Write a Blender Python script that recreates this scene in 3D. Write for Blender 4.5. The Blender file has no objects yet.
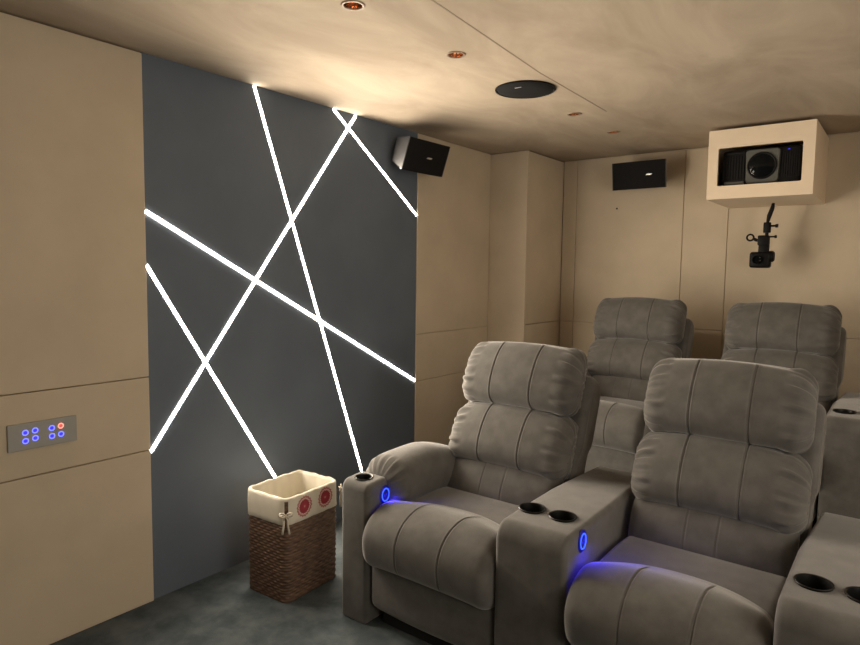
import bpy, bmesh, math, random
import numpy as np
from mathutils import Vector, Matrix
random.seed(4); rng = np.random.default_rng(4)
S = bpy.context.scene; C = S.collection
PI = math.pi

# ------------------------------------------------------------------ materials
def mat(name, col, rough=.6, metal=0., emit=None, estr=0., sheen=0., spec=.5):
    m = bpy.data.materials.new(name); m.use_nodes = True
    b = m.node_tree.nodes['Principled BSDF']
    b.inputs['Base Color'].default_value = (*col, 1); b.inputs['Roughness'].default_value = rough
    b.inputs['Metallic'].default_value = metal; b.inputs['Specular IOR Level'].default_value = spec
    if sheen:
        b.inputs['Sheen Weight'].default_value = sheen; b.inputs['Sheen Roughness'].default_value = .4
    if emit:
        b.inputs['Emission Color'].default_value = (*emit, 1); b.inputs['Emission Strength'].default_value = estr
    return m
def nd(m, t): return m.node_tree.nodes.new(t)
def lk(m, a, b): m.node_tree.links.new(a, b)
def noise_color(m, c0, c1, scale=5., detail=6., lo=.35, hi=.65, bump=0., bscale=400., stretch=(1,1,1), rough=.55, dist=0.):
    b = m.node_tree.nodes['Principled BSDF']
    tc = nd(m, 'ShaderNodeTexCoord'); mp = nd(m, 'ShaderNodeMapping'); mp.inputs['Scale'].default_value = stretch
    lk(m, tc.outputs['Object'], mp.inputs['Vector'])
    n = nd(m, 'ShaderNodeTexNoise'); n.inputs['Scale'].default_value = scale; n.inputs['Detail'].default_value = detail
    n.inputs['Roughness'].default_value = rough; n.inputs['Distortion'].default_value = dist
    lk(m, mp.outputs[0], n.inputs['Vector'])
    r = nd(m, 'ShaderNodeValToRGB'); r.color_ramp.elements[0].position = lo; r.color_ramp.elements[1].position = hi
    r.color_ramp.elements[0].color = (*c0, 1); r.color_ramp.elements[1].color = (*c1, 1)
    lk(m, n.outputs['Fac'], r.inputs['Fac']); lk(m, r.outputs['Color'], b.inputs['Base Color'])
    if bump:
        n2 = nd(m, 'ShaderNodeTexNoise'); n2.inputs['Scale'].default_value = bscale; n2.inputs['Detail'].default_value = 2
        lk(m, tc.outputs['Object'], n2.inputs['Vector'])
        bp = nd(m, 'ShaderNodeBump'); bp.inputs['Strength'].default_value = bump; bp.inputs['Distance'].default_value = .002
        lk(m, n2.outputs['Fac'], bp.inputs['Height']); lk(m, bp.outputs['Normal'], b.inputs['Normal'])
    return m

M = {}
M['beige'] = noise_color(mat('beige_fabric', (.5,.42,.32), .9, spec=.15), (.53,.452,.345), (.59,.503,.385), 3, 5, bump=.35, bscale=350)
M['ceiling'] = noise_color(mat('ceiling_plaster', (.6,.53,.43), .85, spec=.2), (.335,.275,.210), (.455,.382,.298), 1.6, 9, .36, .66, bump=.1, bscale=60, stretch=(1.6,.7,1), rough=.62, dist=.7)
M['dark'] = noise_color(mat('charcoal_panel', (.05,.052,.06), .75, spec=.3), (.108,.133,.172), (.124,.151,.193), 2.5, 4, bump=.15, bscale=300)
M['carpet'] = noise_color(mat('blue_grey_carpet', (.08,.1,.12), .95, spec=.1), (.050,.064,.074), (.118,.136,.146), 7.5, 9, .34, .7, bump=.8, bscale=250, dist=.25, rough=.62)
M['seam'] = mat('ceiling_seam', (.24,.195,.145), .9)  # line along the ceiling joint, darker than the plaster
M['grey'] = noise_color(mat('grey_velvet', (.21,.195,.18), .85, sheen=.46, spec=.2), (.086,.082,.077), (.114,.109,.102), 14, 5, bump=.25, bscale=500)
M['grey_side'] = M['grey']
M['stitch'] = mat('stitch_thread', (.26,.24,.22), .8)
M['undercarriage'] = mat('black_underside', (.012,.012,.012), .8)
M['black'] = mat('black_plastic', (.005,.005,.006), .5, spec=.15)
M['cup'] = mat('gloss_black_cup', (.006,.006,.006), .35, spec=.3)
M['grille'] = noise_color(mat('black_grille', (.013,.013,.015), .8, spec=.15), (.006,.006,.007), (.012,.012,.013), 300, 1)
M['speaker_end'] = mat('black_plastic_lit', (.03,.03,.032), .36)  # grey paints in the LED light caught by black plastic
M['badge'] = mat('silver_badge', (.62,.62,.63), .3, metal=.6)
M['led'] = mat('led_diffuser', (.9,.88,.82), .5, emit=(1,.88,.72), estr=23)
M['blue_ring'] = mat('blue_glow', (.02,.05,.2), .4, emit=(.02,.055,1.), estr=2.2)
M['blue_icon'] = mat('blue_icon_glow', (.02,.02,.2), .4, emit=(.10,.12,1.), estr=1.7)
M['blue_symbol'] = mat('blue_symbol_glow', (.02,.02,.2), .4, emit=(.03,.02,.75), estr=.8)
M['red_icon'] = mat('red_icon_glow', (.2,.02,.02), .4, emit=(1.,.22,.16), estr=1.4)
M['red_symbol'] = mat('red_symbol_glow', (.2,.03,.03), .4, emit=(.8,.12,.10), estr=.45)
M['button_face'] = mat('button_face', (.008,.008,.03), .4, emit=(.01,.01,1.), estr=.06)  # faint blue emission paints the ring's light onto the face
M['plate'] = mat('grey_switch_plate', (.33,.33,.31), .4)
M['copper'] = mat('copper_reflector', (.74,.50,.35), .16, metal=1.)
M['white_trim'] = mat('cream_trim', (.52,.45,.36), .5)
M['trim_ring'] = mat('bronze_trim', (.27,.215,.16), .45, metal=.3)
M['lamp_lens'] = mat('frosted_lens', (.6,.56,.48), .3)
M['box_paint'] = noise_color(mat('cream_paint', (.66,.57,.44), .65, spec=.3), (.74,.62,.475), (.77,.645,.495), 6, 3)
M['projector'] = mat('projector_grey', (.085,.087,.080), .5)
M['projector_dark'] = mat('projector_black', (.008,.008,.009), .6, spec=.2)
M['glass'] = mat('lens_glass', (.004,.005,.006), .08, spec=.18)
M['cord'] = mat('cream_cotton', (.66,.60,.50), .9)
def wicker_mat():
    m = mat('brown_wicker', (.11,.06,.035), .6)
    return noise_color(m, (.055,.030,.020), (.20,.118,.075), 26, 5, .3, .72, stretch=(1,1,5))
M['wicker'] = wicker_mat()

def liner_mat():
    """Cream cotton with the two printed crimson rosettes on the +X side (object space)."""
    m = mat('liner_cotton', (.63,.59,.50), .9, spec=.1)
    b = m.node_tree.nodes['Principled BSDF']
    tc = nd(m, 'ShaderNodeTexCoord'); sx = nd(m, 'ShaderNodeSeparateXYZ'); lk(m, tc.outputs['Object'], sx.inputs[0])
    def mth(op, a, bb=None):
        n = nd(m, 'ShaderNodeMath'); n.operation = op
        for i, v in enumerate((a, bb)):
            if v is None: continue
            if isinstance(v, (int, float)): n.inputs[i].default_value = v
            else: lk(m, v, n.inputs[i])
        return n.outputs[0]
    prev = None
    for (cy, cz) in ((-.068, .441), (.072, .444)):
        dy = mth('SUBTRACT', sx.outputs['Y'], cy); dz = mth('SUBTRACT', sx.outputs['Z'], cz)
        r = mth('SQRT', mth('ADD', mth('MULTIPLY', dy, dy), mth('MULTIPLY', dz, dz)))
        a = mth('ARCTAN2', dz, dy)
        rr = mth('ADD', r, mth('MULTIPLY', mth('SINE', mth('MULTIPLY', a, 18.)), .0022))
        ramp = nd(m, 'ShaderNodeValToRGB'); ramp.color_ramp.interpolation = 'LINEAR'
        e = ramp.color_ramp.elements
        e[0].position = 0.; e[0].color = (.62,.36,.33,1); e[1].position = .10; e[1].color = (.34,.05,.065,1)
        for p, c in ((.56,(.28,.042,.058,1)), (.60,(.62,.50,.43,1)), (.66,(.60,.45,.40,1)), (.70,(.40,.13,.13,1)), (.80,(.42,.15,.15,1)), (.86,(.63,.59,.50,1))):
            x = e.new(p); x.color = c
        lk(m, mth('MULTIPLY', rr, 1/.0585), ramp.inputs['Fac'])
        msk = mth('LESS_THAN', rr, .058)
        side = mth('GREATER_THAN', sx.outputs['X'], .128)
        mx = nd(m, 'ShaderNodeMix'); mx.data_type = 'RGBA'
        lk(m, mth('MULTIPLY', msk, side), mx.inputs[0])
        if prev is None: mx.inputs[6].default_value = (.63,.59,.50,1)
        else: lk(m, prev, mx.inputs[6])
        lk(m, ramp.outputs['Color'], mx.inputs[7]); prev = mx.outputs[2]
    lk(m, prev, b.inputs['Base Color'])
    return m
M['liner'] = liner_mat()

# ------------------------------------------------------------------ helpers
def link(name, me, m, parent=None, smooth=False, angle=None):
    o = bpy.data.objects.new(name, me); C.objects.link(o)
    if m: me.materials.append(m)
    if smooth:
        me.polygons.foreach_set('use_smooth', [True]*len(me.polygons))
        if angle: me.set_sharp_from_angle(angle=math.radians(angle))
    if parent: o.parent = parent
    return o
def obj(name, bm, m, parent=None, smooth=False, angle=None):
    bmesh.ops.recalc_face_normals(bm, faces=bm.faces)
    me = bpy.data.meshes.new(name); bm.to_mesh(me); bm.free()
    return link(name, me, m, parent, smooth, angle)
def tag(o, label, cat, group=None, kind=None):
    o['label'] = label; o['category'] = cat
    if group: o['group'] = group
    if kind: o['kind'] = kind
    return o
def thing(name, label, cat, loc=(0,0,0), rz=0, group=None):
    o = bpy.data.objects.new(name, None); C.objects.link(o); o.empty_display_size = .1
    o.location = loc; o.rotation_euler = (0,0,rz)
    return tag(o, label, cat, group)
def struct(name, bm, m, label=None, **k):
    o = obj(name, bm, m, **k); o['kind'] = 'structure'
    if label: o['label'] = label
    return o
def box(bm, x0, x1, y0, y1, z0, z1, bev=0., seg=2, mtx=None):
    r = bmesh.ops.create_cube(bm, size=1.)
    vs = r['verts']
    for v in vs:
        v.co = Vector(((x0+x1)/2+v.co.x*(x1-x0), (y0+y1)/2+v.co.y*(y1-y0), (z0+z1)/2+v.co.z*(z1-z0)))
    if bev:
        es = {e for v in vs for e in v.link_edges}
        rb = bmesh.ops.bevel(bm, geom=list(es), offset=bev, segments=seg, affect='EDGES', profile=.5)
        vs = list({v for f in rb['faces'] for v in f.verts} | {v for v in vs if v.is_valid})
    if mtx: bmesh.ops.transform(bm, matrix=mtx, verts=vs)
    return vs
def bx(*a, **k):
    bm = bmesh.new(); box(bm, *a, **k); return bm
def lathe(bm, prof, n=32, mtx=None, close=False):
    """prof: (r, z) list, revolved about Z."""
    rings = []
    for r, z in prof:
        if r < 1e-6: rings.append([bm.verts.new((0,0,z))])
        else: rings.append([bm.verts.new((r*math.cos(2*PI*i/n), r*math.sin(2*PI*i/n), z)) for i in range(n)])
    for a, b in zip(rings, rings[1:] + ([rings[0]] if close else [])):
        for i in range(n):
            j = (i+1) % n
            q = [a[i % len(a)], a[j % len(a)], b[j % len(b)], b[i % len(b)]]
            u = []
            for v in q:
                if v not in u: u.append(v)
            if len(u) > 2:
                try: bm.faces.new(u)
                except ValueError: pass
    vs = [v for r in rings for v in r]
    if mtx: bmesh.ops.transform(bm, matrix=mtx, verts=vs)
    return vs
def tube(bm, pts, r, n=8, caps=True):
    pts = [Vector(p) for p in pts]; rings = []
    up = Vector((.13,.31,.94))
    for i, p in enumerate(pts):
        d = (pts[min(i+1,len(pts)-1)]-pts[max(i-1,0)]).normalized()
        a = d.cross(up).normalized(); b = d.cross(a)
        rr = r[i] if isinstance(r, (list, tuple)) else r
        rings.append([bm.verts.new(p+(a*math.cos(2*PI*k/n)+b*math.sin(2*PI*k/n))*rr) for k in range(n)])
    for a, b in zip(rings, rings[1:]):
        for k in range(n): bm.faces.new((a[k], a[(k+1)%n], b[(k+1)%n], b[k]))
    if caps: bm.faces.new(rings[0]); bm.faces.new(rings[-1])
def smooth_loop(ctrl, n):
    """closed Catmull-Rom through ctrl, resampled to n points of equal arc length"""
    P = np.array(ctrl, float); k = len(P); out = []
    for i in range(k):
        p0, p1, p2, p3 = P[i-1], P[i], P[(i+1)%k], P[(i+2)%k]
        for t in np.linspace(0, 1, 16, endpoint=False):
            out.append(.5*((2*p1)+(-p0+p2)*t+(2*p0-5*p1+4*p2-p3)*t*t+(-p0+3*p1-3*p2+p3)*t**3))
    out = np.array(out); return resample(out, n)
def resample(out, n):
    d = np.linalg.norm(np.roll(out, -1, 0)-out, axis=1); s = np.concatenate([[0], np.cumsum(d)]); L = s[-1]
    q = np.vstack([out, out[:1]]); t = np.linspace(0, L, n, endpoint=False)
    return np.stack([np.interp(t, s, q[:,0]), np.interp(t, s, q[:,1])], 1)
def superellipse(hw, hh, p, n, cx=0, cy=0):
    t = np.linspace(0, 2*PI, 400, endpoint=False)
    x = np.sign(np.cos(t))*np.abs(np.cos(t))**(2/p)*hw+cx; y = np.sign(np.sin(t))*np.abs(np.sin(t))**(2/p)*hh+cy
    return resample(np.stack([x, y], 1), n)
def round_poly(pts_r, seg=6):
    """polygon [(a,b,r)] with rounded corners"""
    out = []; n = len(pts_r)
    for i in range(n):
        p = np.array(pts_r[i][:2], float); a = np.array(pts_r[i-1][:2], float); b = np.array(pts_r[(i+1)%n][:2], float); r = pts_r[i][2]
        if r <= 0: out.append(p); continue
        u = (a-p)/np.linalg.norm(a-p); v = (b-p)/np.linalg.norm(b-p)
        ang = math.acos(np.clip(u@v, -1, 1)); t = min(r/math.tan(ang/2), .49*np.linalg.norm(a-p), .49*np.linalg.norm(b-p)); rr = t*math.tan(ang/2)
        bis = (u+v)/np.linalg.norm(u+v); c = p+bis*(rr/math.sin(ang/2))
        s = p+u*t-c; e = p+v*t-c
        for k in range(seg+1):
            f = k/seg; w = ang_s = (PI-ang)
            q = (math.sin((1-f)*w)*s+math.sin(f*w)*e)/math.sin(w); out.append(c+q)
    return np.array(out)
def sweep(W, loop, nx=40, r_end=.05, seams=(), seam_d=.004, seam_w=.006, pleat=0., pleat_len=.13, pleat_n=9, bow=(0,0),
          seam_mask=None, bulge=0., warp=None, seed=0, end_pow=2.):
    """loft of a closed 2-D loop (a,b) along x; rounded ends, sewn creases at x=seams, gathered pleats at both ends."""
    L = np.array(loop, float); c = (L.max(0)+L.min(0))/2; n = len(L)
    T = np.roll(L, -1, 0)-np.roll(L, 1, 0); N = np.stack([T[:,1], -T[:,0]], 1); N /= np.linalg.norm(N, axis=1)[:,None]+1e-9
    area = np.sum(L[:,0]*np.roll(L[:,1], -1)-np.roll(L[:,0], -1)*L[:,1])
    if area < 0: N = -N
    h = W/2; xs = set(np.round(np.linspace(-h+r_end, h-r_end, nx), 5))
    for k in range(9):
        e = r_end*(1-math.sin(k/8*PI/2)); xs.add(round(h-e, 5)); xs.add(round(-h+e, 5))
    if pleat:
        for q in np.linspace(r_end, pleat_len, 10): xs.add(round(h-q, 5)); xs.add(round(-h+q, 5))
    for s in seams:
        for q in (-4,-3,-2.4,-1.8,-1.2,-.7,-.35,0,.35,.7,1.2,1.8,2.4,3,4): xs.add(round(s+q*seam_w, 5))
    xs = sorted(xs); keep = [xs[0]]
    for x in xs[1:]:
        if x-keep[-1] > 4e-4: keep.append(x)
    xs = keep; rg = np.random.default_rng(seed)
    ph = rg.uniform(0, 6.28, 6); s_ = np.arange(n)/n
    wr = sum(np.sin(2*PI*k*s_+p)*w for k, p, w in zip((pleat_n*2, pleat_n*3+1, pleat_n*4+3), ph, (.5,.35,.3)))
    wr2 = sum(np.sin(2*PI*k*s_+p)*w for k, p, w in zip((pleat_n*2+1, pleat_n*3-1, pleat_n*4+1), ph[3:], (.5,.35,.3)))
    bm = bmesh.new(); rings = []
    for x in xs:
        e = h-abs(x); ins = 0.
        if e < r_end: ins = r_end*(1-(max(0, 1-((r_end-e)/r_end)**end_pow))**(1/end_pow))
        ext = (L.max(0)-L.min(0))/2
        f = np.clip((ext-ins*.96)/ext, .05, 1)
        P = c+(L-c)*f
        t = x/h
        off = np.zeros(n)
        for s in seams: off -= (seam_d*math.exp(-((x-s)/seam_w)**2)-.35*seam_d*math.exp(-((abs(x-s)-2.1*seam_w)/(.8*seam_w))**2))*(1 if seam_mask is None else seam_mask(L))
        if bulge: off += bulge*(1-t*t)*(1 if seam_mask is None else seam_mask(L))
        if pleat and e < pleat_len:
            q = e/pleat_len; off += pleat*math.sin(PI*min(1, q*1.25+.12))*(wr if x > 0 else wr2)
        P = P+N*off[:,None]
        P = P+np.array([bow[0], bow[1]])*t*t
        if warp: P = warp(x, t, P, L)
        rings.append([bm.verts.new((x, a, b)) for a, b in P])
    for A, B in zip(rings, rings[1:]):
        for k in range(n): bm.faces.new((A[k], A[(k+1)%n], B[(k+1)%n], B[k]))
    for R in (rings[0], rings[-1]):
        cen = bm.verts.new(sum((v.co for v in R), Vector())/n)
        for k in range(n): bm.faces.new((R[k], R[(k+1)%n], cen))
    return bm
def xf(bm, m): bmesh.ops.transform(bm, matrix=m, verts=bm.verts[:]); return bm
def cut(o, cutters):
    """subtract cylinders from o's mesh (cutters are removed again)"""
    for bm in cutters:
        me = bpy.data.meshes.new('cut'); bmesh.ops.recalc_face_normals(bm, faces=bm.faces); bm.to_mesh(me); bm.free()
        k = bpy.data.objects.new('cut', me); C.objects.link(k)
        md = o.modifiers.new('b', 'BOOLEAN'); md.operation = 'DIFFERENCE'; md.solver = 'EXACT'; md.object = k
        bpy.context.view_layer.update()
        ne = bpy.data.meshes.new_from_object(o.evaluated_get(bpy.context.evaluated_depsgraph_get()))
        o.modifiers.clear(); old = o.data; o.data = ne; nm = old.name; bpy.data.meshes.remove(old); ne.name = nm
        bpy.data.objects.remove(k); bpy.data.meshes.remove(me)
def copy_tree(o, parent=None):
    if o.type == 'LIGHT': return None
    c = o.copy(); C.objects.link(c)
    if parent: c.parent = parent
    for ch in [x for x in o.children]: copy_tree(ch, c)
    return c

# ------------------------------------------------------------------ room
XL, XR, YF, YB, H = -2.755, 1.45, -2.6, 4.989, 2.5
Y1, Y2, Y3, XC = 1.483, 3.430, 4.364, -2.414
RZ = .22                                            # height of the back-row platform
struct('floor', bx(XL-.2, XR+.2, YF-.2, YB+.2, -.1, 0), M['carpet'], 'blue grey mottled carpet floor')
struct('platform_floor', bx(XL+.001, XR, 3.42, YB, .0005, RZ, bev=.012), M['carpet'], 'raised carpeted platform under the back row')
# ceiling: one face with round holes for the downlights
DL = [(-1.648,1.675), (-1.644,2.306), (-1.660,3.549), (-1.651,4.140)]
def ceiling():
    bm = bmesh.new()
    def ring(pts):
        vs = [bm.verts.new(p) for p in pts]
        return [bm.edges.new((vs[i], vs[(i+1) % len(vs)])) for i in range(len(vs))]
    es = ring([(XL-.2,YF-.2,H), (XR+.2,YF-.2,H), (XR+.2,YB+.2,H), (XL-.2,YB+.2,H)])
    for x, y in DL: es += ring([(x+.034*math.cos(a), y+.034*math.sin(a), H) for a in np.linspace(0, 2*PI, 28, endpoint=False)])
    bmesh.ops.triangle_fill(bm, use_beauty=True, edges=es)
    return bm
o = struct('ceiling', ceiling(), M['ceiling'], 'cloudy warm beige ceiling')
for p in o.data.polygons:
    if p.normal.z > 0: p.flip()
struct('roof', bx(XL-.2, XR+.2, YF-.2, YB+.2, H+.14, H+.2), M['white_trim'])
bm = bmesh.new()
pts = [(-1.375,-.2), (-1.394,1.806), (-1.466,2.744), (-1.484,3.60)]
for a, b in zip(pts, pts[1:]):
    vs = [bm.verts.new((a[0]-.003,a[1],H-.0012)), bm.verts.new((a[0]+.003,a[1],H-.0012)), bm.verts.new((b[0]+.003,b[1],H-.0012)), bm.verts.new((b[0]-.003,b[1],H-.0012))]
    us = [bm.verts.new(v.co+Vector((0,0,.003))) for v in vs]
    bm.faces.new(vs[::-1])
    for i in range(4): bm.faces.new((vs[i], vs[(i+1)%4], us[(i+1)%4], us[i]))
struct('trim_1', bm, M['seam'], 'thin straight seam in the ceiling')

def panels(name, axis, plane, face, a_list, z_list, m=M['beige'], th=.022, gap=.0035, core=True, bev=.004, label=None):
    """padded panels on a wall: axis 'x' = wall plane x const, runs along y; face=+1/-1 outward sign"""
    bm = bmesh.new()
    for (a0, a1) in a_list:
        for (z0, z1) in z_list:
            d = sorted((plane, plane-face*th))
            top = z1 if z1 < 2.45 else H-.007
            g0 = gap/2
            if axis == 'x': box(bm, d[0], d[1], a0+g0, a1-g0, z0+(g0 if z0 > 0 else 0), top-(g0 if z1 < 2.45 else 0), bev=bev)
            else: box(bm, a0+g0, a1-g0, d[0], d[1], z0+(g0 if z0 > 0 else 0), top-(g0 if z1 < 2.45 else 0), bev=bev)
    b0, b1 = min(a for a, _ in a_list), max(a for _, a in a_list)
    d = sorted((plane-face*(th-.012), plane-face*.14))
    if axis == 'x': box(bm, d[0], d[1], b0, b1, -.05, H)
    else: box(bm, b0, b1, d[0], d[1], -.05, H)
    return struct(name, bm, m, label)
panels('wall_left', 'x', XL+.012, 1, [(YF, Y1)], [(0,.722), (.722,1.0606), (1.0606,2.5)], th=.034, label='near beige fabric wall panels left of the charcoal panel')
struct('wall_left_centre', bx(XL-.12, XL, Y1, Y2, -.05, H), M['dark'], 'charcoal wall panel crossed by light strips')
panels('wall_left_far', 'x', XL+.006, 1, [(Y2, Y3)], [(0,.785), (.785,1.118), (1.118,2.5)], label='beige fabric wall panels right of the charcoal panel')
bm = bmesh.new(); box(bm, XL-.1, XC-.022, Y3+.02, YB+.1, -.05, H)
box(bm, XL-.02, XC, Y3, Y3+.022, .0, H-.004, bev=.004)
for z0, z1 in ((0,1.148), (1.152,H-.007)): box(bm, XC-.022, XC, Y3+.0225, YB, z0, z1, bev=.004)
struct('wall_column', bm, M['beige'], 'square beige corner column')
panels('wall_back', 'y', YB, -1, [(XC,-2.29), (-2.29,-1.421), (-1.421,-1.104), (-1.104,XR)], [(0,1.150), (1.150,2.5)], label='beige fabric panelled back wall')
struct('wall_right', bx(XR, XR+.12, YF-.1, YB+.1, -.05, H), M['beige'])
struct('wall_front', bx(XL-.1, XR+.1, YF-.12, YF, -.05, H), M['dark'])

# ------------------------------------------------------------------ LED strips in the charcoal panel  (y,z) -> (y,z)
BEAM, SPREAD, WARM = 3.75, 160, (1,.85,.665)
def led(name, a, b, label, depth):
    t = Vector((0, b[0]-a[0], b[1]-a[1])); L = t.length; t.normalize(); nrm = Vector((0, -t.z, t.y))
    w = .0076; prof = [(-w,0), (-w,.0006), (-w*.5,.0008), (w*.5,.0008), (w,.0006), (w,0)]
    bm = bmesh.new(); rings = []
    A = Vector((XL+depth, a[0], a[1])); B = Vector((XL+depth, b[0], b[1]))
    for P in (A, B): rings.append([bm.verts.new(P+nrm*u+Vector((v,0,0))) for u, v in prof])
    n = len(prof)
    for k in range(n): bm.faces.new((rings[0][k], rings[0][(k+1)%n], rings[1][(k+1)%n], rings[1][k]))
    for R in rings: bm.faces.new(R)
    ll = bpy.data.lights.new('strip_beam', 'AREA'); ll.shape = 'RECTANGLE'; zt = 2.30; Bz = max(a[1], b[1]); f0 = max(0, (Bz-zt)/abs(a[1]-b[1])) if Bz > 2.3 else 0.
    A2 = A+(B-A)*f0; ll.size = L*(1-f0); ll.size_y = .016; ll.energy = BEAM*L; ll.color = WARM; ll.spread = math.radians(SPREAD)
    lo = bpy.data.objects.new('strip_beam', ll); C.objects.link(lo)
    zx = Vector((-1,0,0)); xx = t; yx = zx.cross(xx); mid = (A2+B)/2+Vector((.003,0,0))
    lo.matrix_world = Matrix(((xx.x,yx.x,zx.x,mid.x), (xx.y,yx.y,zx.y,mid.y), (xx.z,yx.z,zx.z,mid.z), (0,0,0,1)))
    return tag(obj(name, bm, M['led'], smooth=False), label, 'light strip', 'LED light strips on the charcoal wall')
led('led_light_strip', (2.082,2.497), (2.975,.045), 'white LED light strip dropping steeply from ceiling to behind front recliner arm', .0004)
led('led_light_strip', (2.826,2.496), (1.486,.708), 'longest white LED light strip, from ceiling down left to near beige panel edge', .0014)
led('led_light_strip', (2.640,2.496), (3.426,1.944), 'short white LED light strip by the wall speaker, from ceiling to far beige panel', .0004)
led('led_light_strip', (1.486,1.810), (3.426,.791), 'white LED light strip slanting gently across the charcoal panel, edge to edge', .0024)
led('led_light_strip', (1.486,1.568), (2.422,.045), 'white LED light strip running down from near beige panel edge behind the basket', .0004)

# ------------------------------------------------------------------ recliners
TILT = math.radians(20)
MB = Matrix.Rotation(-TILT, 4, 'X')      # back frame: local z = up along back, local y = rearwards
front_mask = lambda L: np.clip((-(L[:,0]-(L[:,0].max()+L[:,0].min())/2))*40, 0, 1)
def back_pillow(h, th, W, seams, pleat, seed, bow, end=.075, sd=.0034):
    k, d = h/.335, th/.205                        # (a = y depth, b = z up): fuller towards the lower edge
    loop = smooth_loop([(.030*d,.140*k), (.004*d,.165*k), (-.036*d,.157*k), (-.080*d,.112*k), (-.106*d,.045*k), (-.117*d,-.030*k), (-.116*d,-.095*k), (-.095*d,-.145*k),
                        (-.044*d,-.168*k), (.004*d,-.160*k), (.030*d,-.135*k), (.036*d,0)], 90)
    return sweep(W, loop, nx=30, r_end=end, seams=seams, seam_d=sd, seam_w=.0034, pleat=pleat, pleat_n=7, pleat_len=.15, bow=bow,
                 seam_mask=front_mask, bulge=.016, seed=seed, end_pow=2.0)
def power_button(parent, x, y, z, s=1):
    """round control on a +X facing side"""
    R = Matrix.Translation((x, y, z)) @ Matrix.Rotation(PI/2, 4, 'Y')
    bm = bmesh.new(); lathe(bm, [(0,.005), (.034,.005), (.0365,.0035), (.037,0), (0,0)], 36, R @ Matrix.Diagonal((1.15,.92,1,1)))
    b = obj('control_button', bm, M['button_face'], parent, True, 40); b['label'] = 'round black touch control'
    bm = bmesh.new()
    prof = [(.0245+.0021*math.cos(a), .0055+.0022*math.sin(a)) for a in np.linspace(0, 2*PI, 10, endpoint=False)]
    lathe(bm, prof, 36, R @ Matrix.Diagonal((1.15,.92,1,1)), close=True)
    r = obj('light_ring', bm, M['blue_ring'], b, True); r['label'] = 'glowing blue ring'
    bm = bmesh.new(); box(bm, x+.0052, x+.0062, y-.007, y-.004, z-.008, z+.002); box(bm, x+.0052, x+.0062, y+.003, y+.007, z-.001, z+.004)
    obj('symbol', bm, M['blue_symbol'], b)
    l = bpy.data.lights.new('ring_led', 'AREA'); l.shape = 'DISK'; l.size = .03; l.energy = .21; l.color = (.04,.025,1.)
    lo = bpy.data.objects.new('ring_led', l); C.objects.link(lo); lo.location = (x+.028, y, z-.012); lo.rotation_euler = (0, -math.radians(38), 0); lo.parent = b
def cup_holder(parent, x, y, z, r=.047):
    bm = bmesh.new()
    lathe(bm, [(r-.001,.001), (r+.003,.0035), (r+.001,.0055), (r-.004,.004), (r-.006,-.01), (r-.008,-.066), (0,-.068)], 36, Matrix.Translation((x,y,z)))
    c = obj('cup_holder', bm, M['cup'], parent, True, 50); c['label'] = 'black plastic cup holder'
    return c
def cyl(x, y, z0, z1, r, n=36):
    bm = bmesh.new(); lathe(bm, [(0,z0), (r,z0), (r,z1), (0,z1)], n, Matrix.Translation((x,y,0))); return bm
def box_sweep(W, poly, r_end, nx=2): return sweep(W, poly, nx=max(2, nx), r_end=r_end)

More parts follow.
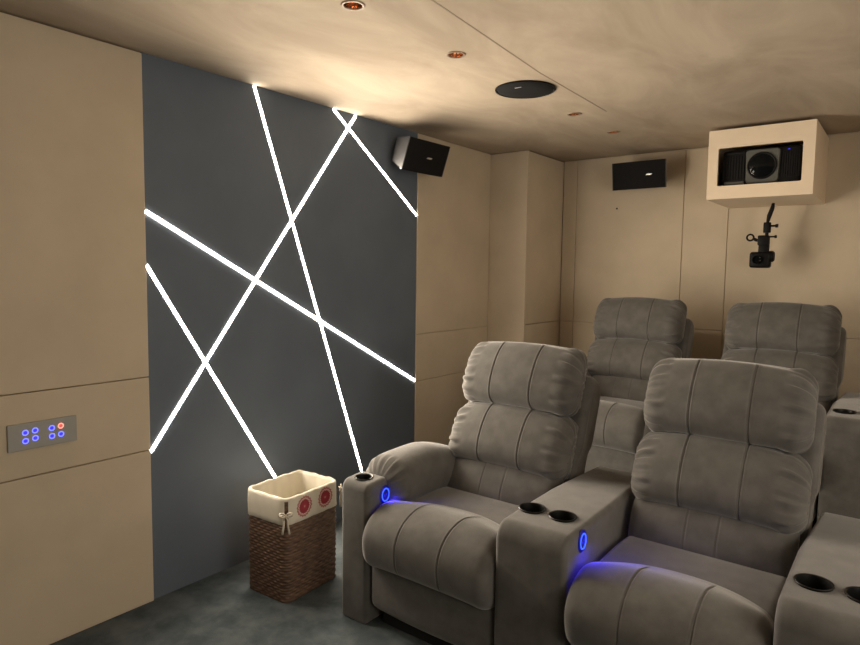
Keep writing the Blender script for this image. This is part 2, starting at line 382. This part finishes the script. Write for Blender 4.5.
def make_recliner(name, label, W, arm, group, tilt=TILT):
    """origin: floor, centre of the seat, front edge of the armrests at y=0; faces -y"""
    t = thing(name, label, 'recliner', group=group)
    g = M['grey']
    hw = W/2
    obj('underframe', bx(-hw+.04, hw-.04, .07, .78, .0, .09), M['undercarriage'], t)
    # lower front panel (folded leg rest)
    loop = round_poly([(.012,.075,.05), (.012,.300,.02), (.11,.300,.02), (.11,.075,.02)], 8)
    f = obj('front_panel', sweep(W-.008, resample(loop, 56), nx=10, r_end=.035, bulge=.012, seam_mask=front_mask), g, t, True)
    # leg-rest pad: deep rolled front edge, arched rear seam
    loop = smooth_loop([(.30,.505), (.22,.530), (.13,.551), (.05,.541), (-.014,.506), (-.052,.450), (-.058,.392), (-.042,.325), (.004,.288), (.07,.285), (.16,.36), (.28,.43)], 76)
    def warp(x, tt, P, L):
        w = np.clip((L[:,0]-.05)/.25, 0, 1)
        P = P.copy(); P[:,0] -= w*.115*abs(tt)**2.2*1.0; P[:,1] -= .012*tt**4
        return P
    top = lambda L: np.clip((L[:,1]-.30)*20, 0, 1)*np.clip((.27-L[:,0])*20, 0, 1)
    obj('footrest', sweep(W-.006, loop, nx=26, r_end=.05, seams=(-.108,.108), seam_d=.0030, seam_w=.0034, seam_mask=top, bulge=.006, warp=warp), g, t, True)
    for v in t.children[-1].data.vertices:
        q = max(0., min(1., (.0-v.co.y)/.045)); v.co.x *= 1+.085*q*q*(3-2*q)
    loop = smooth_loop([(.08,.40), (.10,.475), (.18,.500), (.35,.510), (.50,.505), (.60,.485), (.64,.44), (.62,.36), (.35,.34), (.12,.34)], 60)
    obj('seat_cushion', sweep(W-.012, loop, nx=16, r_end=.045, bulge=.006), g, t, True)
    # back
    piv = Matrix.Translation((0, .62, .54)) @ Matrix.Rotation(-(tilt), 4, 'X')
    BW = .64
    def part(nm, bm, off, mt=g, ang=None):
        xf(bm, piv @ Matrix.Translation((0, off[0], off[1]))); return obj(nm, bm, mt, t, True, ang)
    loop = resample(round_poly([(.0,-.17,.03), (.0,.595,.05), (.165,.575,.09), (.155,-.17,.04)], 8), 64)
    sh = part('back_shell', sweep(BW-.004, loop, nx=8, r_end=.035), (.022,0))
    for v in sh.data.vertices:
        q = max(0., min(1., (v.co.z-.69)/.06)); v.co.x *= 1+.045*q*q*(3-2*q)
    part('lumbar_cushion', back_pillow(.240, .150, BW-.04, (-.07,.045), .0, 3, (.002,-.010), .05, .002), (-.008,.010))
    part('back_cushion', back_pillow(.298, .235, BW-.002, (-.108,.108), .014, 5, (.012,-.026)), (.004,.242))
    part('headrest', back_pillow(.322, .235, BW-.016, (-.108,.108), .014, 7, (.012,-.020)), (.0,.546))
    if arm:
        ax0, ax1 = -hw-.160, -hw+.004
        aw = ax1-ax0; ac = (ax0+ax1)/2
        poly = round_poly([(0,0,.008), (0,.628,.040), (.14,.638,.022), (.14,0,.01)], 6)
        bm = xf(sweep(aw, poly, nx=4, r_end=.024), Matrix.Translation((ac,0,0)))
        a = obj('armrest', bm, g, t)
        cut(a, [cyl(ac-.004, .070, .56, .8, .0405)])
        a.data.polygons.foreach_set('use_smooth', [True]*len(a.data.polygons)); a.data.set_sharp_from_angle(angle=math.radians(35))
        cup_holder(a, ac-.004, .070, .6325, .041)
        power_button(a, ax1, .114, .562)
        s = obj('arm_side', bx(ax0+.004, ax1-.002, .13, .90, .0, .56, bev=.02, seg=3), g, a, True, 40)
        # padded roll on the arm
        loop = superellipse(.125, .125, 2.5, 64)
        def awarp(x, tt, P, L):
            P = P.copy(); P[:,1] += .038-.085*max(0, tt)**1.5-.020*max(0,-tt)**3
            w = np.clip(P[:,1]*6, 0, 1)
            return P
        bm = sweep(.59, loop, nx=22, r_end=.08, pleat=.016, pleat_len=.10, pleat_n=9, warp=awarp, seed=11)
        xf(bm, Matrix.Translation((ac+.030, .13+.300, .555)) @ Matrix.Rotation(PI/2, 4, 'Z'))
        obj('arm_pad', bm, g, a, True)
    return t

def make_console(name, label, W, button, group, cx=0.):
    t = thing(name, label, 'armrest console', group=group)
    poly = round_poly([(0,0,.008), (0,.648,.065), (.45,.655,.0), (.47,.655,.0), (.93,.650,.05), (.93,0,.01)], 8)
    a = obj('console_body', sweep(W, poly, nx=4, r_end=.024), M['grey'], t)
    for v in a.data.vertices:
        q = max(0., min(1., (v.co.y-.45)/.48)); v.co.x *= 1-.17*q
    sp = .064
    cut(a, [cyl(cx-sp, .19, .57, .8, .0505), cyl(cx+sp, .19, .57, .8, .0505)])
    a.data.polygons.foreach_set('use_smooth', [True]*len(a.data.polygons)); a.data.set_sharp_from_angle(angle=math.radians(35))
    cup_holder(a, cx-sp, .19, .6525, .051); cup_holder(a, cx+sp, .19, .6525, .051)
    if button: power_button(a, W/2, .135, .605)
    return t
FY = 1.948
R1 = make_recliner('theater_recliner', 'grey front-row recliner beside the wicker basket, padded arm with one cup holder', .645, True, 'grey theater recliners')
R1.location = (-1.503, FY, 0)
R2 = make_recliner('theater_recliner', 'grey front-row recliner between the two double cup-holder consoles', .622, False, 'grey theater recliners')
R2.location = (-.5745, FY, 0)
C1 = make_console('armrest_console', 'grey armrest console with lit blue ring between the two front-row recliners', .285, True, 'grey cup-holder consoles', -.024)
C1.location = (-1.0375, FY, 0); C1.scale = (1,1,.988)
C2 = make_console('armrest_console', 'grey armrest console at lower right, on the far side of the second front recliner', .285, True, 'grey cup-holder consoles', -.004)
C2.location = (-.1175, FY, 0); C2.scale = (1,1,.99)
BY = 3.65
R3 = copy_tree(R1); R3['label'] = 'grey back-row recliner below the black back-wall speaker, farther from the projector'; R3.location = (-1.530, BY, RZ); R3.scale = (1,1,.97)
R4 = copy_tree(R2); R4['label'] = 'grey back-row recliner below the white projector box and hanging camera'; R4.location = (-.642, BY, RZ); R4.scale = (1,1,.97)
C3 = copy_tree(C1); C3['label'] = 'grey armrest console standing between the two back-row recliners'; C3.location = (-1.082, BY, RZ); C3.scale = (.82,1,1)
C4 = copy_tree(C2); C4['label'] = 'grey back-row armrest console at right edge, under the projector box side'; C4.location = (-.180, BY, RZ)

# ------------------------------------------------------------------ wicker basket
def rrect(hx, hy, r, n):
    return resample(round_poly([(hx,-hy,r), (hx,hy,r), (-hx,hy,r), (-hx,-hy,r)], 10), n)
def wicker_basket():
    t = thing('wicker_basket', 'brown wicker basket with cream rosette liner standing by the charcoal wall', 'basket', (-2.382, 2.013, 0), math.radians(3))
    hx, hy, Hh = .139, .176, .492
    rows, per, sub = 36, 216, 5
    bm = bmesh.new(); base = rrect(hx, hy, .04, per); n = per
    T = np.roll(base, -1, 0)-np.roll(base, 1, 0); N = np.stack([T[:,1], -T[:,0]], 1); N /= np.linalg.norm(N, axis=1)[:,None]
    rings = []; R = rows*sub
    for i in range(R+1):
        z = Hh*i/R; k = i/sub; row = int(min(k, rows-1)); f = k-row
        bul = .0026*abs(math.sin(PI*f))
        ph = (row % 2)*PI
        und = .0022*np.sin(2*PI*np.arange(n)/n*27+ph)*abs(math.sin(PI*f))
        tap = 1.0+.012*math.sin(PI*z/Hh)
        P = base*tap+N*(bul+und)[:,None]
        rings.append([bm.verts.new((a, b, z)) for a, b in P])
    for A, B in zip(rings, rings[1:]):
        for k in range(n): bm.faces.new((A[k], A[(k+1)%n], B[(k+1)%n], B[k]))
    inner = [[bm.verts.new((a*.955, b*.965, z)) for a, b in base] for z in (Hh, .012)]
    for A, B in zip([rings[-1], inner[0]], [inner[0], inner[1]]):
        for k in range(n): bm.faces.new((A[k], A[(k+1)%n], B[(k+1)%n], B[k]))
    bm.faces.new(inner[1]); bm.faces.new(rings[0])
    obj('woven_body', bm, M['wicker'], t, True, 60)
    # cotton liner folded over the rim, open slit at the front corner
    bm = bmesh.new(); n2 = 160
    b2 = rrect(1, 1, .3, n2)
    prof = [(.0065,.376), (.0085,.378), (.0080,.40), (.0090,.44), (.0075,.488), (.005,.4985), (-.003,.503), (-.011,.500), (-.0135,.488), (-.0135,.30), (-.015,.06)]
    loops = []
    base2 = rrect(hx, hy, .045, n2); T = np.roll(base2, -1, 0)-np.roll(base2, 1, 0); N2 = np.stack([T[:,1], -T[:,0]], 1); N2 /= np.linalg.norm(N2, axis=1)[:,None]
    for j, (d, z) in enumerate(prof):
        wob = .0012*np.sin(np.arange(n2)/n2*2*PI*11+j*.4)+.0008*np.sin(np.arange(n2)/n2*2*PI*23+1.+j)
        loops.append([bm.verts.new((p[0]+q[0]*(d+w), p[1]+q[1]*(d+w), z+(w*1.2 if j in (5,6,7) else 0))) for p, q, w in zip(base2*1.006, N2, wob)])
    ang = np.degrees(np.arctan2(base2[:,1]+hy-.045, base2[:,0]-hx+.045))
    for j, (A, B) in enumerate(zip(loops, loops[1:])):
        for k in range(n2):
            c = base2[k]
            slit = (c[0] > hx-.040 and c[1] < -hy+.040 and -58 < math.degrees(math.atan2(c[1]+hy-.045, c[0]-hx+.045)) < -40)
            if slit and j < 4: continue
            bm.faces.new((A[k], A[(k+1)%n2], B[(k+1)%n2], B[k]))
    bm.faces.new(loops[-1])
    l = obj('cloth_liner', bm, M['liner'], t, True, 70); l['label'] = 'cream cotton liner with two crimson rosettes'
    # tie bows at two corners
    def bow(x, y, nx, ny, z):
        N = Vector((nx, ny, 0)).normalized(); Tt = Vector((-N.y, N.x, 0)); O = Vector((x, y, z))
        P = lambda a, b, c: O+Tt*a+Vector((0,0,b))+N*c
        bm = bmesh.new()
        for s in (-1, 1):
            tube(bm, [P(0,0,.004), P(s*.010,.014,.010), P(s*.028,.016,.012), P(s*.030,.002,.012), P(s*.012,-.006,.010), P(0,0,.006)], .0036, 6)
            tube(bm, [P(0,0,.006), P(s*.008,-.02,.010), P(s*.010,-.05,.008), P(s*.016,-.085,.009)], [.0036,.004,.0046,.005], 6)
        tube(bm, [P(-.03,.004,.0), P(-.01,0,.006), P(.01,0,.006), P(.03,.004,.0)], .003, 6)
        lathe(bm, [(0,-.006), (.005,-.003), (.006,.001), (.004,.005), (0,.006)], 10, Matrix.Translation(P(0,0,.008)))
        o = obj('tie_cord', bm, M['cord'], l, True)
    k = hx-.045+.032*1.35, -hy+.045-.032*1.35
    bow(k[0]+.004, k[1]-.004, 1, -1, .428); bow(k[0]+.004, -k[1]+.004, 1, 1, .452)
wicker_basket()

# ------------------------------------------------------------------ switch plate with lit icons (faces +X)
PX = XL+.012
t = thing('switch_plate', 'grey wall switch plate with glowing blue icons and one red on beige panel', 'switch', (PX, 1.032, .889))
obj('plate', bx(.0, .011, -.127, .127, -.0535, .0535, bev=.003), M['plate'], t, False)
for i, (u, v) in enumerate(((-.066,.016), (-.031,.019), (-.066,-.017), (-.031,-.012), (.030,.017), (.064,.020), (.030,-.016), (.064,-.014))):
    red = i == 5
    R = Matrix.Translation((.0112, u, v)) @ Matrix.Rotation(PI/2, 4, 'Y')
    bm = bmesh.new(); rr = .0095
    lathe(bm, [(rr+.0018*math.cos(a), .0006+.0010*math.sin(a)) for a in np.linspace(0, 2*PI, 8, endpoint=False)], 24, R, close=True)
    b = obj('touch_key', bm, M['red_icon'] if red else M['blue_icon'], t, True)
    b['label'] = 'glowing red round touch key' if red else 'glowing blue round touch key'
    bm = bmesh.new(); lathe(bm, [(0,.0006), (.0072,.0006), (.0072,0), (0,0)], 20, R)
    obj('key_symbol', bm, M['red_symbol'] if red else M['blue_symbol'], b)

# ------------------------------------------------------------------ ceiling fittings
DLAB = ['copper recessed downlight at the top edge, first of the ceiling row',
        'copper recessed downlight between the top-edge downlight and the round ceiling speaker',
        'copper recessed downlight just beyond the round black ceiling speaker',
        'copper recessed downlight farthest along the ceiling row, by the back wall']
def downlight(x, y, label):
    t = thing('downlight', label, 'ceiling light', (x, y, H), group='recessed ceiling downlights')
    bm = bmesh.new(); lathe(bm, [(.033,.0), (.034,-.004), (.041,-.0045), (.044,-.001), (.044,.0)], 36)
    obj('trim_ring', bm, M['trim_ring'], t, True, 50)
    bm = bmesh.new(); lathe(bm, [(.0335,-.001), (.0325,.015), (.028,.05), (.024,.065), (.0,.066)], 36)
    r = obj('reflector', bm, M['copper'], t, True, 60); r['label'] = 'copper coloured reflector cup'
    bm = bmesh.new(); lathe(bm, [(0,.030), (.014,.032), (.017,.042), (.017,.060), (0,.062)], 24)
    obj('bulb', bm, M['lamp_lens'], t, True, 50)
for (x, y), l in zip(DL, DLAB): downlight(x, y, l)
t = thing('ceiling_speaker', 'round black speaker grille set flush in the ceiling', 'speaker', (-1.651, 2.936, H))
bm = bmesh.new(); lathe(bm, [(.149,0), (.155,-.001), (.155,-.007), (.147,-.009), (.145,-.006)], 56); obj('rim', bm, M['black'], t, True, 40)
bm = bmesh.new(); lathe(bm, [(.146,-.004), (.140,-.008), (.06,-.0095), (0,-.010)], 56); obj('grille', bm, M['grille'], t, True)
obj('logo_badge', bx(-.018,.018,-.077,-.071,-.0112,-.009, bev=.0005), M['badge'], t)

# ------------------------------------------------------------------ wall speakers (front faces -y in local frame)
def wall_speaker(name, label, loc, rz, tilt, logo_u):
    t = thing(name, label, 'speaker', loc, rz, 'black wall speakers')
    W, hh, D = .405, .205, .17
    Rt = Matrix.Rotation(tilt, 4, 'X')
    n = 14; bm = bmesh.new(); F = []; B = []
    # gently bowed front, body narrowing to the rear
    out = [(-W/2+W*i/n, -.022*(1-(2*i/n-1)**2)) for i in range(n+1)]
    def loopz(z): return [bm.verts.new((x, y, z)) for x, y in out]+[bm.verts.new((W/2-.075, D, z*.72)), bm.verts.new((-W/2+.075, D, z*.72))]
    top = loopz(hh/2); bot = loopz(-hh/2); m = len(top)
    for k in range(m): bm.faces.new((top[k], top[(k+1)%m], bot[(k+1)%m], bot[k]))
    bm.faces.new(top); bm.faces.new(bot)
    xf(bm, Rt); obj('cabinet', bm, M['speaker_end'] if False else M['black'], t, False)
    bm = bmesh.new(); gr = []
    for dz in (-hh/2+.006, hh/2-.006):
        gr.append([bm.verts.new((x*.975, y-.004, dz)) for x, y in out]); 
    for k in range(n): bm.faces.new((gr[0][k], gr[0][k+1], gr[1][k+1], gr[1][k]))
    r = bmesh.ops.extrude_face_region(bm, geom=bm.faces[:]); bmesh.ops.translate(bm, verts=[v for v in r['geom'] if isinstance(v, bmesh.types.BMVert)], vec=(0,.006,0))
    xf(bm, Rt); obj('grille', bm, M['grille'], t, False)
    # satin end caps, black plastic greyed for the strip light on them
    for s in (-1, 1):
        bm = bmesh.new()
        A = Vector((s*(W/2+.003), -.004, 0)); Bk = Vector((s*(W/2-.070), D-.004, 0))
        q = []
        for P, k in ((A, 1.0), (Bk, .74)):
            for z in (-hh/2*k, hh/2*k): q.append(P+Vector((0,0,z)))
        th = Vector((-s*.006, -.003, 0))
        v = [bm.verts.new(p) for p in q]+[bm.verts.new(p+th) for p in q]
        for f in ((0,1,3,2), (4,5,7,6), (0,1,5,4), (2,3,7,6), (0,2,6,4), (1,3,7,5)): bm.faces.new([v[i] for i in f])
        xf(bm, Rt); e = obj('end_cap', bm, M['speaker_end'], t); e['label'] = 'satin black end cap, greyed for strip light'
    bm = bx(logo_u-.021, logo_u+.021, -.032, -.0255, -.005, .005, bev=.001)
    for v in bm.verts: v.co.x += v.co.z*.9
    xf(bm, Rt); obj('logo_badge', bm, M['badge'], t)
    bm = bmesh.new(); box(bm, -.02, .02, D-.02, D+.022, -.03, .03); box(bm, -.04, .04, D+.016, D+.026, -.05, .05, bev=.003)
    xf(bm, Rt if False else Matrix.Identity(4)); obj('bracket', bm, M['black'], t)
    return t
wall_speaker('wall_speaker', 'black wall speaker by the light strips, at the charcoal panel\'s upper corner', (-2.552, 3.268, 2.291), PI/2-math.radians(2), math.radians(19), -.0)
wall_speaker('wall_speaker', 'black wall speaker on the back wall, beside the projector box', (-1.703, 4.795, 2.305), 0, math.radians(8), .085)
bm = bmesh.new(); lathe(bm, [(0,.007), (.004,.006), (.007,.002), (.007,0), (0,0)], 16, Matrix.Translation((-1.94, YB, 2.083)) @ Matrix.Rotation(PI/2, 4, 'X'))
tag(obj('wall_screw', bm, M['black'], None, True, 40), 'small dark screw head in the back wall below the speaker', 'screw')

# ------------------------------------------------------------------ projector in its box
x0, x1, y0, z0, z1 = -1.100, -.508, 4.35, 2.042, 2.474
ox0, ox1, oz0, oz1 = -1.040, -.571, 2.124, 2.360
t = thing('projector_box', 'cream painted box hung from ceiling around the projector', 'box', ((x0+x1)/2, YB, z0))
inv = Matrix.Translation((-(x0+x1)/2, -YB, -z0))
bm = bmesh.new(); th = .02
box(bm, x0, x1, y0+th, YB, z0, z0+th); box(bm, x0, x1, y0+th, YB, z1-th, z1)
box(bm, x0, x0+th, y0+th, YB, z0+th, z1-th); box(bm, x1-th, x1, y0+th, YB, z0+th, z1-th)
xf(bm, inv); obj('casing', bm, M['box_paint'], t)
bm = bmesh.new()
outer = round_poly([(x0,z0,.004), (x1,z0,.004), (x1,z1,.004), (x0,z1,.004)], 3); inn = round_poly([(ox0,oz0,.010), (ox1,oz0,.010), (ox1,oz1,.010), (ox0,oz1,.010)], 3)
rows = []
for loop, y in ((outer, y0+th), (outer, y0), (inn, y0), (inn, y0+th)): rows.append([bm.verts.new((a, y, b)) for a, b in loop])
rows.append(rows[0])
for A, B in zip(rows, rows[1:]):
    for k in range(len(A)): bm.faces.new((A[k], A[(k+1)%len(A)], B[(k+1)%len(A)], B[k]))
xf(bm, inv); obj('front_frame', bm, M['box_paint'], t)
for x in (x0+.05, x1-.05): obj('hanger', xf(bx(x-.012, x+.012, 4.6, 4.63, z1-.001, H-.0005), inv), M['black'], t)
pc = ((ox0+ox1)/2, oz0)
t = thing('projector', 'black projector with grey lens surround inside the cream box', 'projector', (pc[0], 4.45, z0+th+.0005))
pz = z0+th; ph = oz1-.012-pz
L = lambda x, z: (x-pc[0], z-pz)
bm = bx(-.222, .222, -.035, .36, .028, ph, bev=.014, seg=3); obj('housing', bm, M['projector_dark'], t, True, 40)
for sx in (-.17, .17):
    for sy in (0, .3):
        bm = bmesh.new(); lathe(bm, [(0,0), (.014,0), (.014,.03), (0,.03)], 16, Matrix.Translation((sx, sy, 0))); obj('foot', bm, M['projector_dark'], t)
zc = (oz0+oz1)/2-pz-.004; lx = .012
loop = round_poly([(-.092,zc-.104,.02), (.092,zc-.104,.02), (.098,zc+.104,.02), (-.098,zc+.104,.02)], 4)
bm = bmesh.new(); A = [bm.verts.new((a+lx, -.036, b)) for a, b in loop]; B = [bm.verts.new((a*.96+lx, -.054, (b-zc)*.96+zc)) for a, b in loop]
for k in range(len(A)): bm.faces.new((A[k], A[(k+1)%len(A)], B[(k+1)%len(A)], B[k]))
bm.faces.new(B); obj('lens_surround', bm, M['projector'], t)
RL = Matrix.Translation((lx, -.054, zc)) @ Matrix.Rotation(PI/2, 4, 'X')
bm = bmesh.new(); lathe(bm, [(.083,0), (.083,.006), (.078,.010), (.074,.006), (.060,-.006), (.050,.002)], 48, RL); b = obj('lens_barrel', bm, M['projector_dark'], t, True, 40)
bm = bmesh.new(); lathe(bm, [(.073,.003), (.05,.010), (.025,.015), (0,.0165)], 40, RL); obj('lens', bm, M['glass'], b, True)
for s, a0, a1 in ((-1, -.21, -.095), (1, .122, .21)):
    bm = bmesh.new()
    for x in np.linspace(a0, a1, 8): box(bm, x-.0035, x+.0035, -.041, -.033, zc-.075, zc+.078, bev=.001)
    obj('vent', bm, M['projector_dark'], t)
obj('front_trim', bx(-.205, -.09, -.050, -.034, zc-.104, zc-.086, bev=.004), M['projector'], t); obj('front_trim', bx(-.2, -.09, -.044, -.034, zc+.085, zc+.096, bev=.003), M['projector_dark'], t)
obj('status_light', bx(.148,.158,-.038,-.034,zc+.088,zc+.092), M['blue_symbol'], t)

# ------------------------------------------------------------------ small camera hanging below the box
CX, CY = -.812, 4.76
t = thing('hanging_camera', 'small black camera on a clamp arm hanging under the projector box', 'camera', (CX, CY, z0))
K = lambda x, z: Vector((x-CX, 0, z-z0))
bm = bmesh.new(); tube(bm, [(.030,0,.0), (.026,0,-.03), (.012,0,-.075), (.004,0,-.118)], [.008,.012,.013,.008], 10); obj('arm', bm, M['black'], t, True, 50)
bm = bmesh.new(); lathe(bm, [(0,-.178), (.019,-.178), (.021,-.172), (.021,-.120), (.019,-.115), (0,-.115)], 20, Matrix.Translation((.004,0,0)))
lathe(bm, [(0,-.195), (.010,-.195), (.010,-.176), (0,-.176)], 14, Matrix.Translation((.004,0,0)))
obj('clamp', bm, M['black'], t, True, 40)
bm = bmesh.new(); RX = Matrix.Rotation(PI/2, 4, 'Y')
lathe(bm, [(0,0), (.006,0), (.006,.028), (.011,.028), (.011,.042), (0,.042)], 12, Matrix.Translation((.020,0,-.137)) @ RX); obj('lock_knob', bm, M['black'], t, True, 40); bm = bmesh.new()
lathe(bm, [(0,0), (.005,0), (.005,.040), (.009,.040), (.009,.052), (0,.052)], 12, Matrix.Translation((.006,0,-.202)) @ RX); obj('lock_knob', bm, M['black'], t, True, 40)
bm = bmesh.new(); RY = Matrix.Rotation(PI/2, 4, 'X')
lathe(bm, [(.019+.0055*math.cos(a), .0055*math.sin(a)) for a in np.linspace(0, 2*PI, 8, endpoint=False)], 20, Matrix.Translation((-.085,0,-.205)) @ RY, close=True)
tube(bm, [(-.066,0,-.212), (-.050,0,-.222), (-.030,0,-.226)], [.009,.010,.010], 8); obj('ring_lever', bm, M['black'], t, True, 50)
bm = bmesh.new(); box(bm, -.042, .020, -.024, .024, -.255, -.193, bev=.008); box(bm, -.036, .020, -.022, .022, -.305, -.245, bev=.008); obj('joint', bm, M['black'], t, True, 40)
bm = bmesh.new(); box(bm, -.080, .034, -.035, .035, -.392, -.294, bev=.016, seg=3, mtx=Matrix.Translation((0,0,0)))
RC = Matrix.Translation((.026,0,-.322)) @ Matrix.Rotation(PI/2, 4, 'Y')
cam_body = obj('camera_body', bm, M['black'], t, True, 40)
bm = bmesh.new(); lathe(bm, [(0,-.012), (.030,-.012), (.034,-.004), (.034,.016), (.028,.024), (0,.024)], 24, RC); obj('side_wheel', bm, M['black'], cam_body, True, 40)
bm = bmesh.new(); lathe(bm, [(.026,0), (.026,.016), (.021,.020), (.018,.012), (0,.010)], 28, Matrix.Translation((-.034,-.034,-.342)) @ Matrix.Rotation(PI/2, 4, 'X')); obj('camera_lens', bm, M['glass'], cam_body, True, 40)

t.scale = (1.12, 1.12, 1.10)
# ------------------------------------------------------------------ light
def area(name, loc, rot, sx, sy, power, col):
    l = bpy.data.lights.new(name, 'AREA'); l.shape = 'RECTANGLE'; l.size = sx; l.size_y = sy; l.energy = power; l.color = col
    o = bpy.data.objects.new(name, l); C.objects.link(o); o.location = loc; o.rotation_euler = rot
    return o
# added fill lamps, unseen, on the opposite wall to brighten the left wall
for i, (y, a) in enumerate(((.6,.5), (1.4,-.6), (2.2,.9))):
    area('opposite_wall_fill', (XR-.02, y, 1.5), (a, 0, 0), .03, 2.0, 7.0, (1,.90,.76))
    C.objects['opposite_wall_fill' if i == 0 else 'opposite_wall_fill.%03d' % i].rotation_euler = Matrix.Rotation(a, 3, 'X').to_euler() if False else (Matrix.Rotation(a, 3, 'X') @ Matrix.Rotation(PI/2, 3, 'Y') @ Matrix.Rotation(PI/2, 3, 'Z')).to_euler()
w = bpy.data.worlds.new('World'); S.world = w; w.use_nodes = True
w.node_tree.nodes['Background'].inputs[0].default_value = (.9,.8,.7,1); w.node_tree.nodes['Background'].inputs[1].default_value = 0.0

# ------------------------------------------------------------------ camera
f, yaw, pit, rol, h = 630.51, .6537, .0800, .0132, 1.5546
cd = bpy.data.cameras.new('camera'); co = bpy.data.objects.new('camera', cd); C.objects.link(co)
fw = Vector((-math.sin(yaw)*math.cos(pit), math.cos(yaw)*math.cos(pit), -math.sin(pit)))
r = Vector((math.cos(yaw), math.sin(yaw), 0)); u = r.cross(fw)
r2 = math.cos(rol)*r+math.sin(rol)*u; u2 = -math.sin(rol)*r+math.cos(rol)*u
co.matrix_world = Matrix(((r2.x,u2.x,-fw.x,0), (r2.y,u2.y,-fw.y,0), (r2.z,u2.z,-fw.z,h), (0,0,0,1)))
cd.sensor_fit = 'HORIZONTAL'; cd.sensor_width = 36; cd.lens = 36*f/860; cd.clip_start = .02
S.camera = co
S.view_settings.view_transform = 'Standard'; S.view_settings.look = 'None'; S.view_settings.gamma = 1; S.view_settings.exposure = 1.0
S.view_settings.use_curve_mapping = False
S.cycles.use_denoising = True; S.cycles.max_bounces = 10; S.cycles.diffuse_bounces = 6
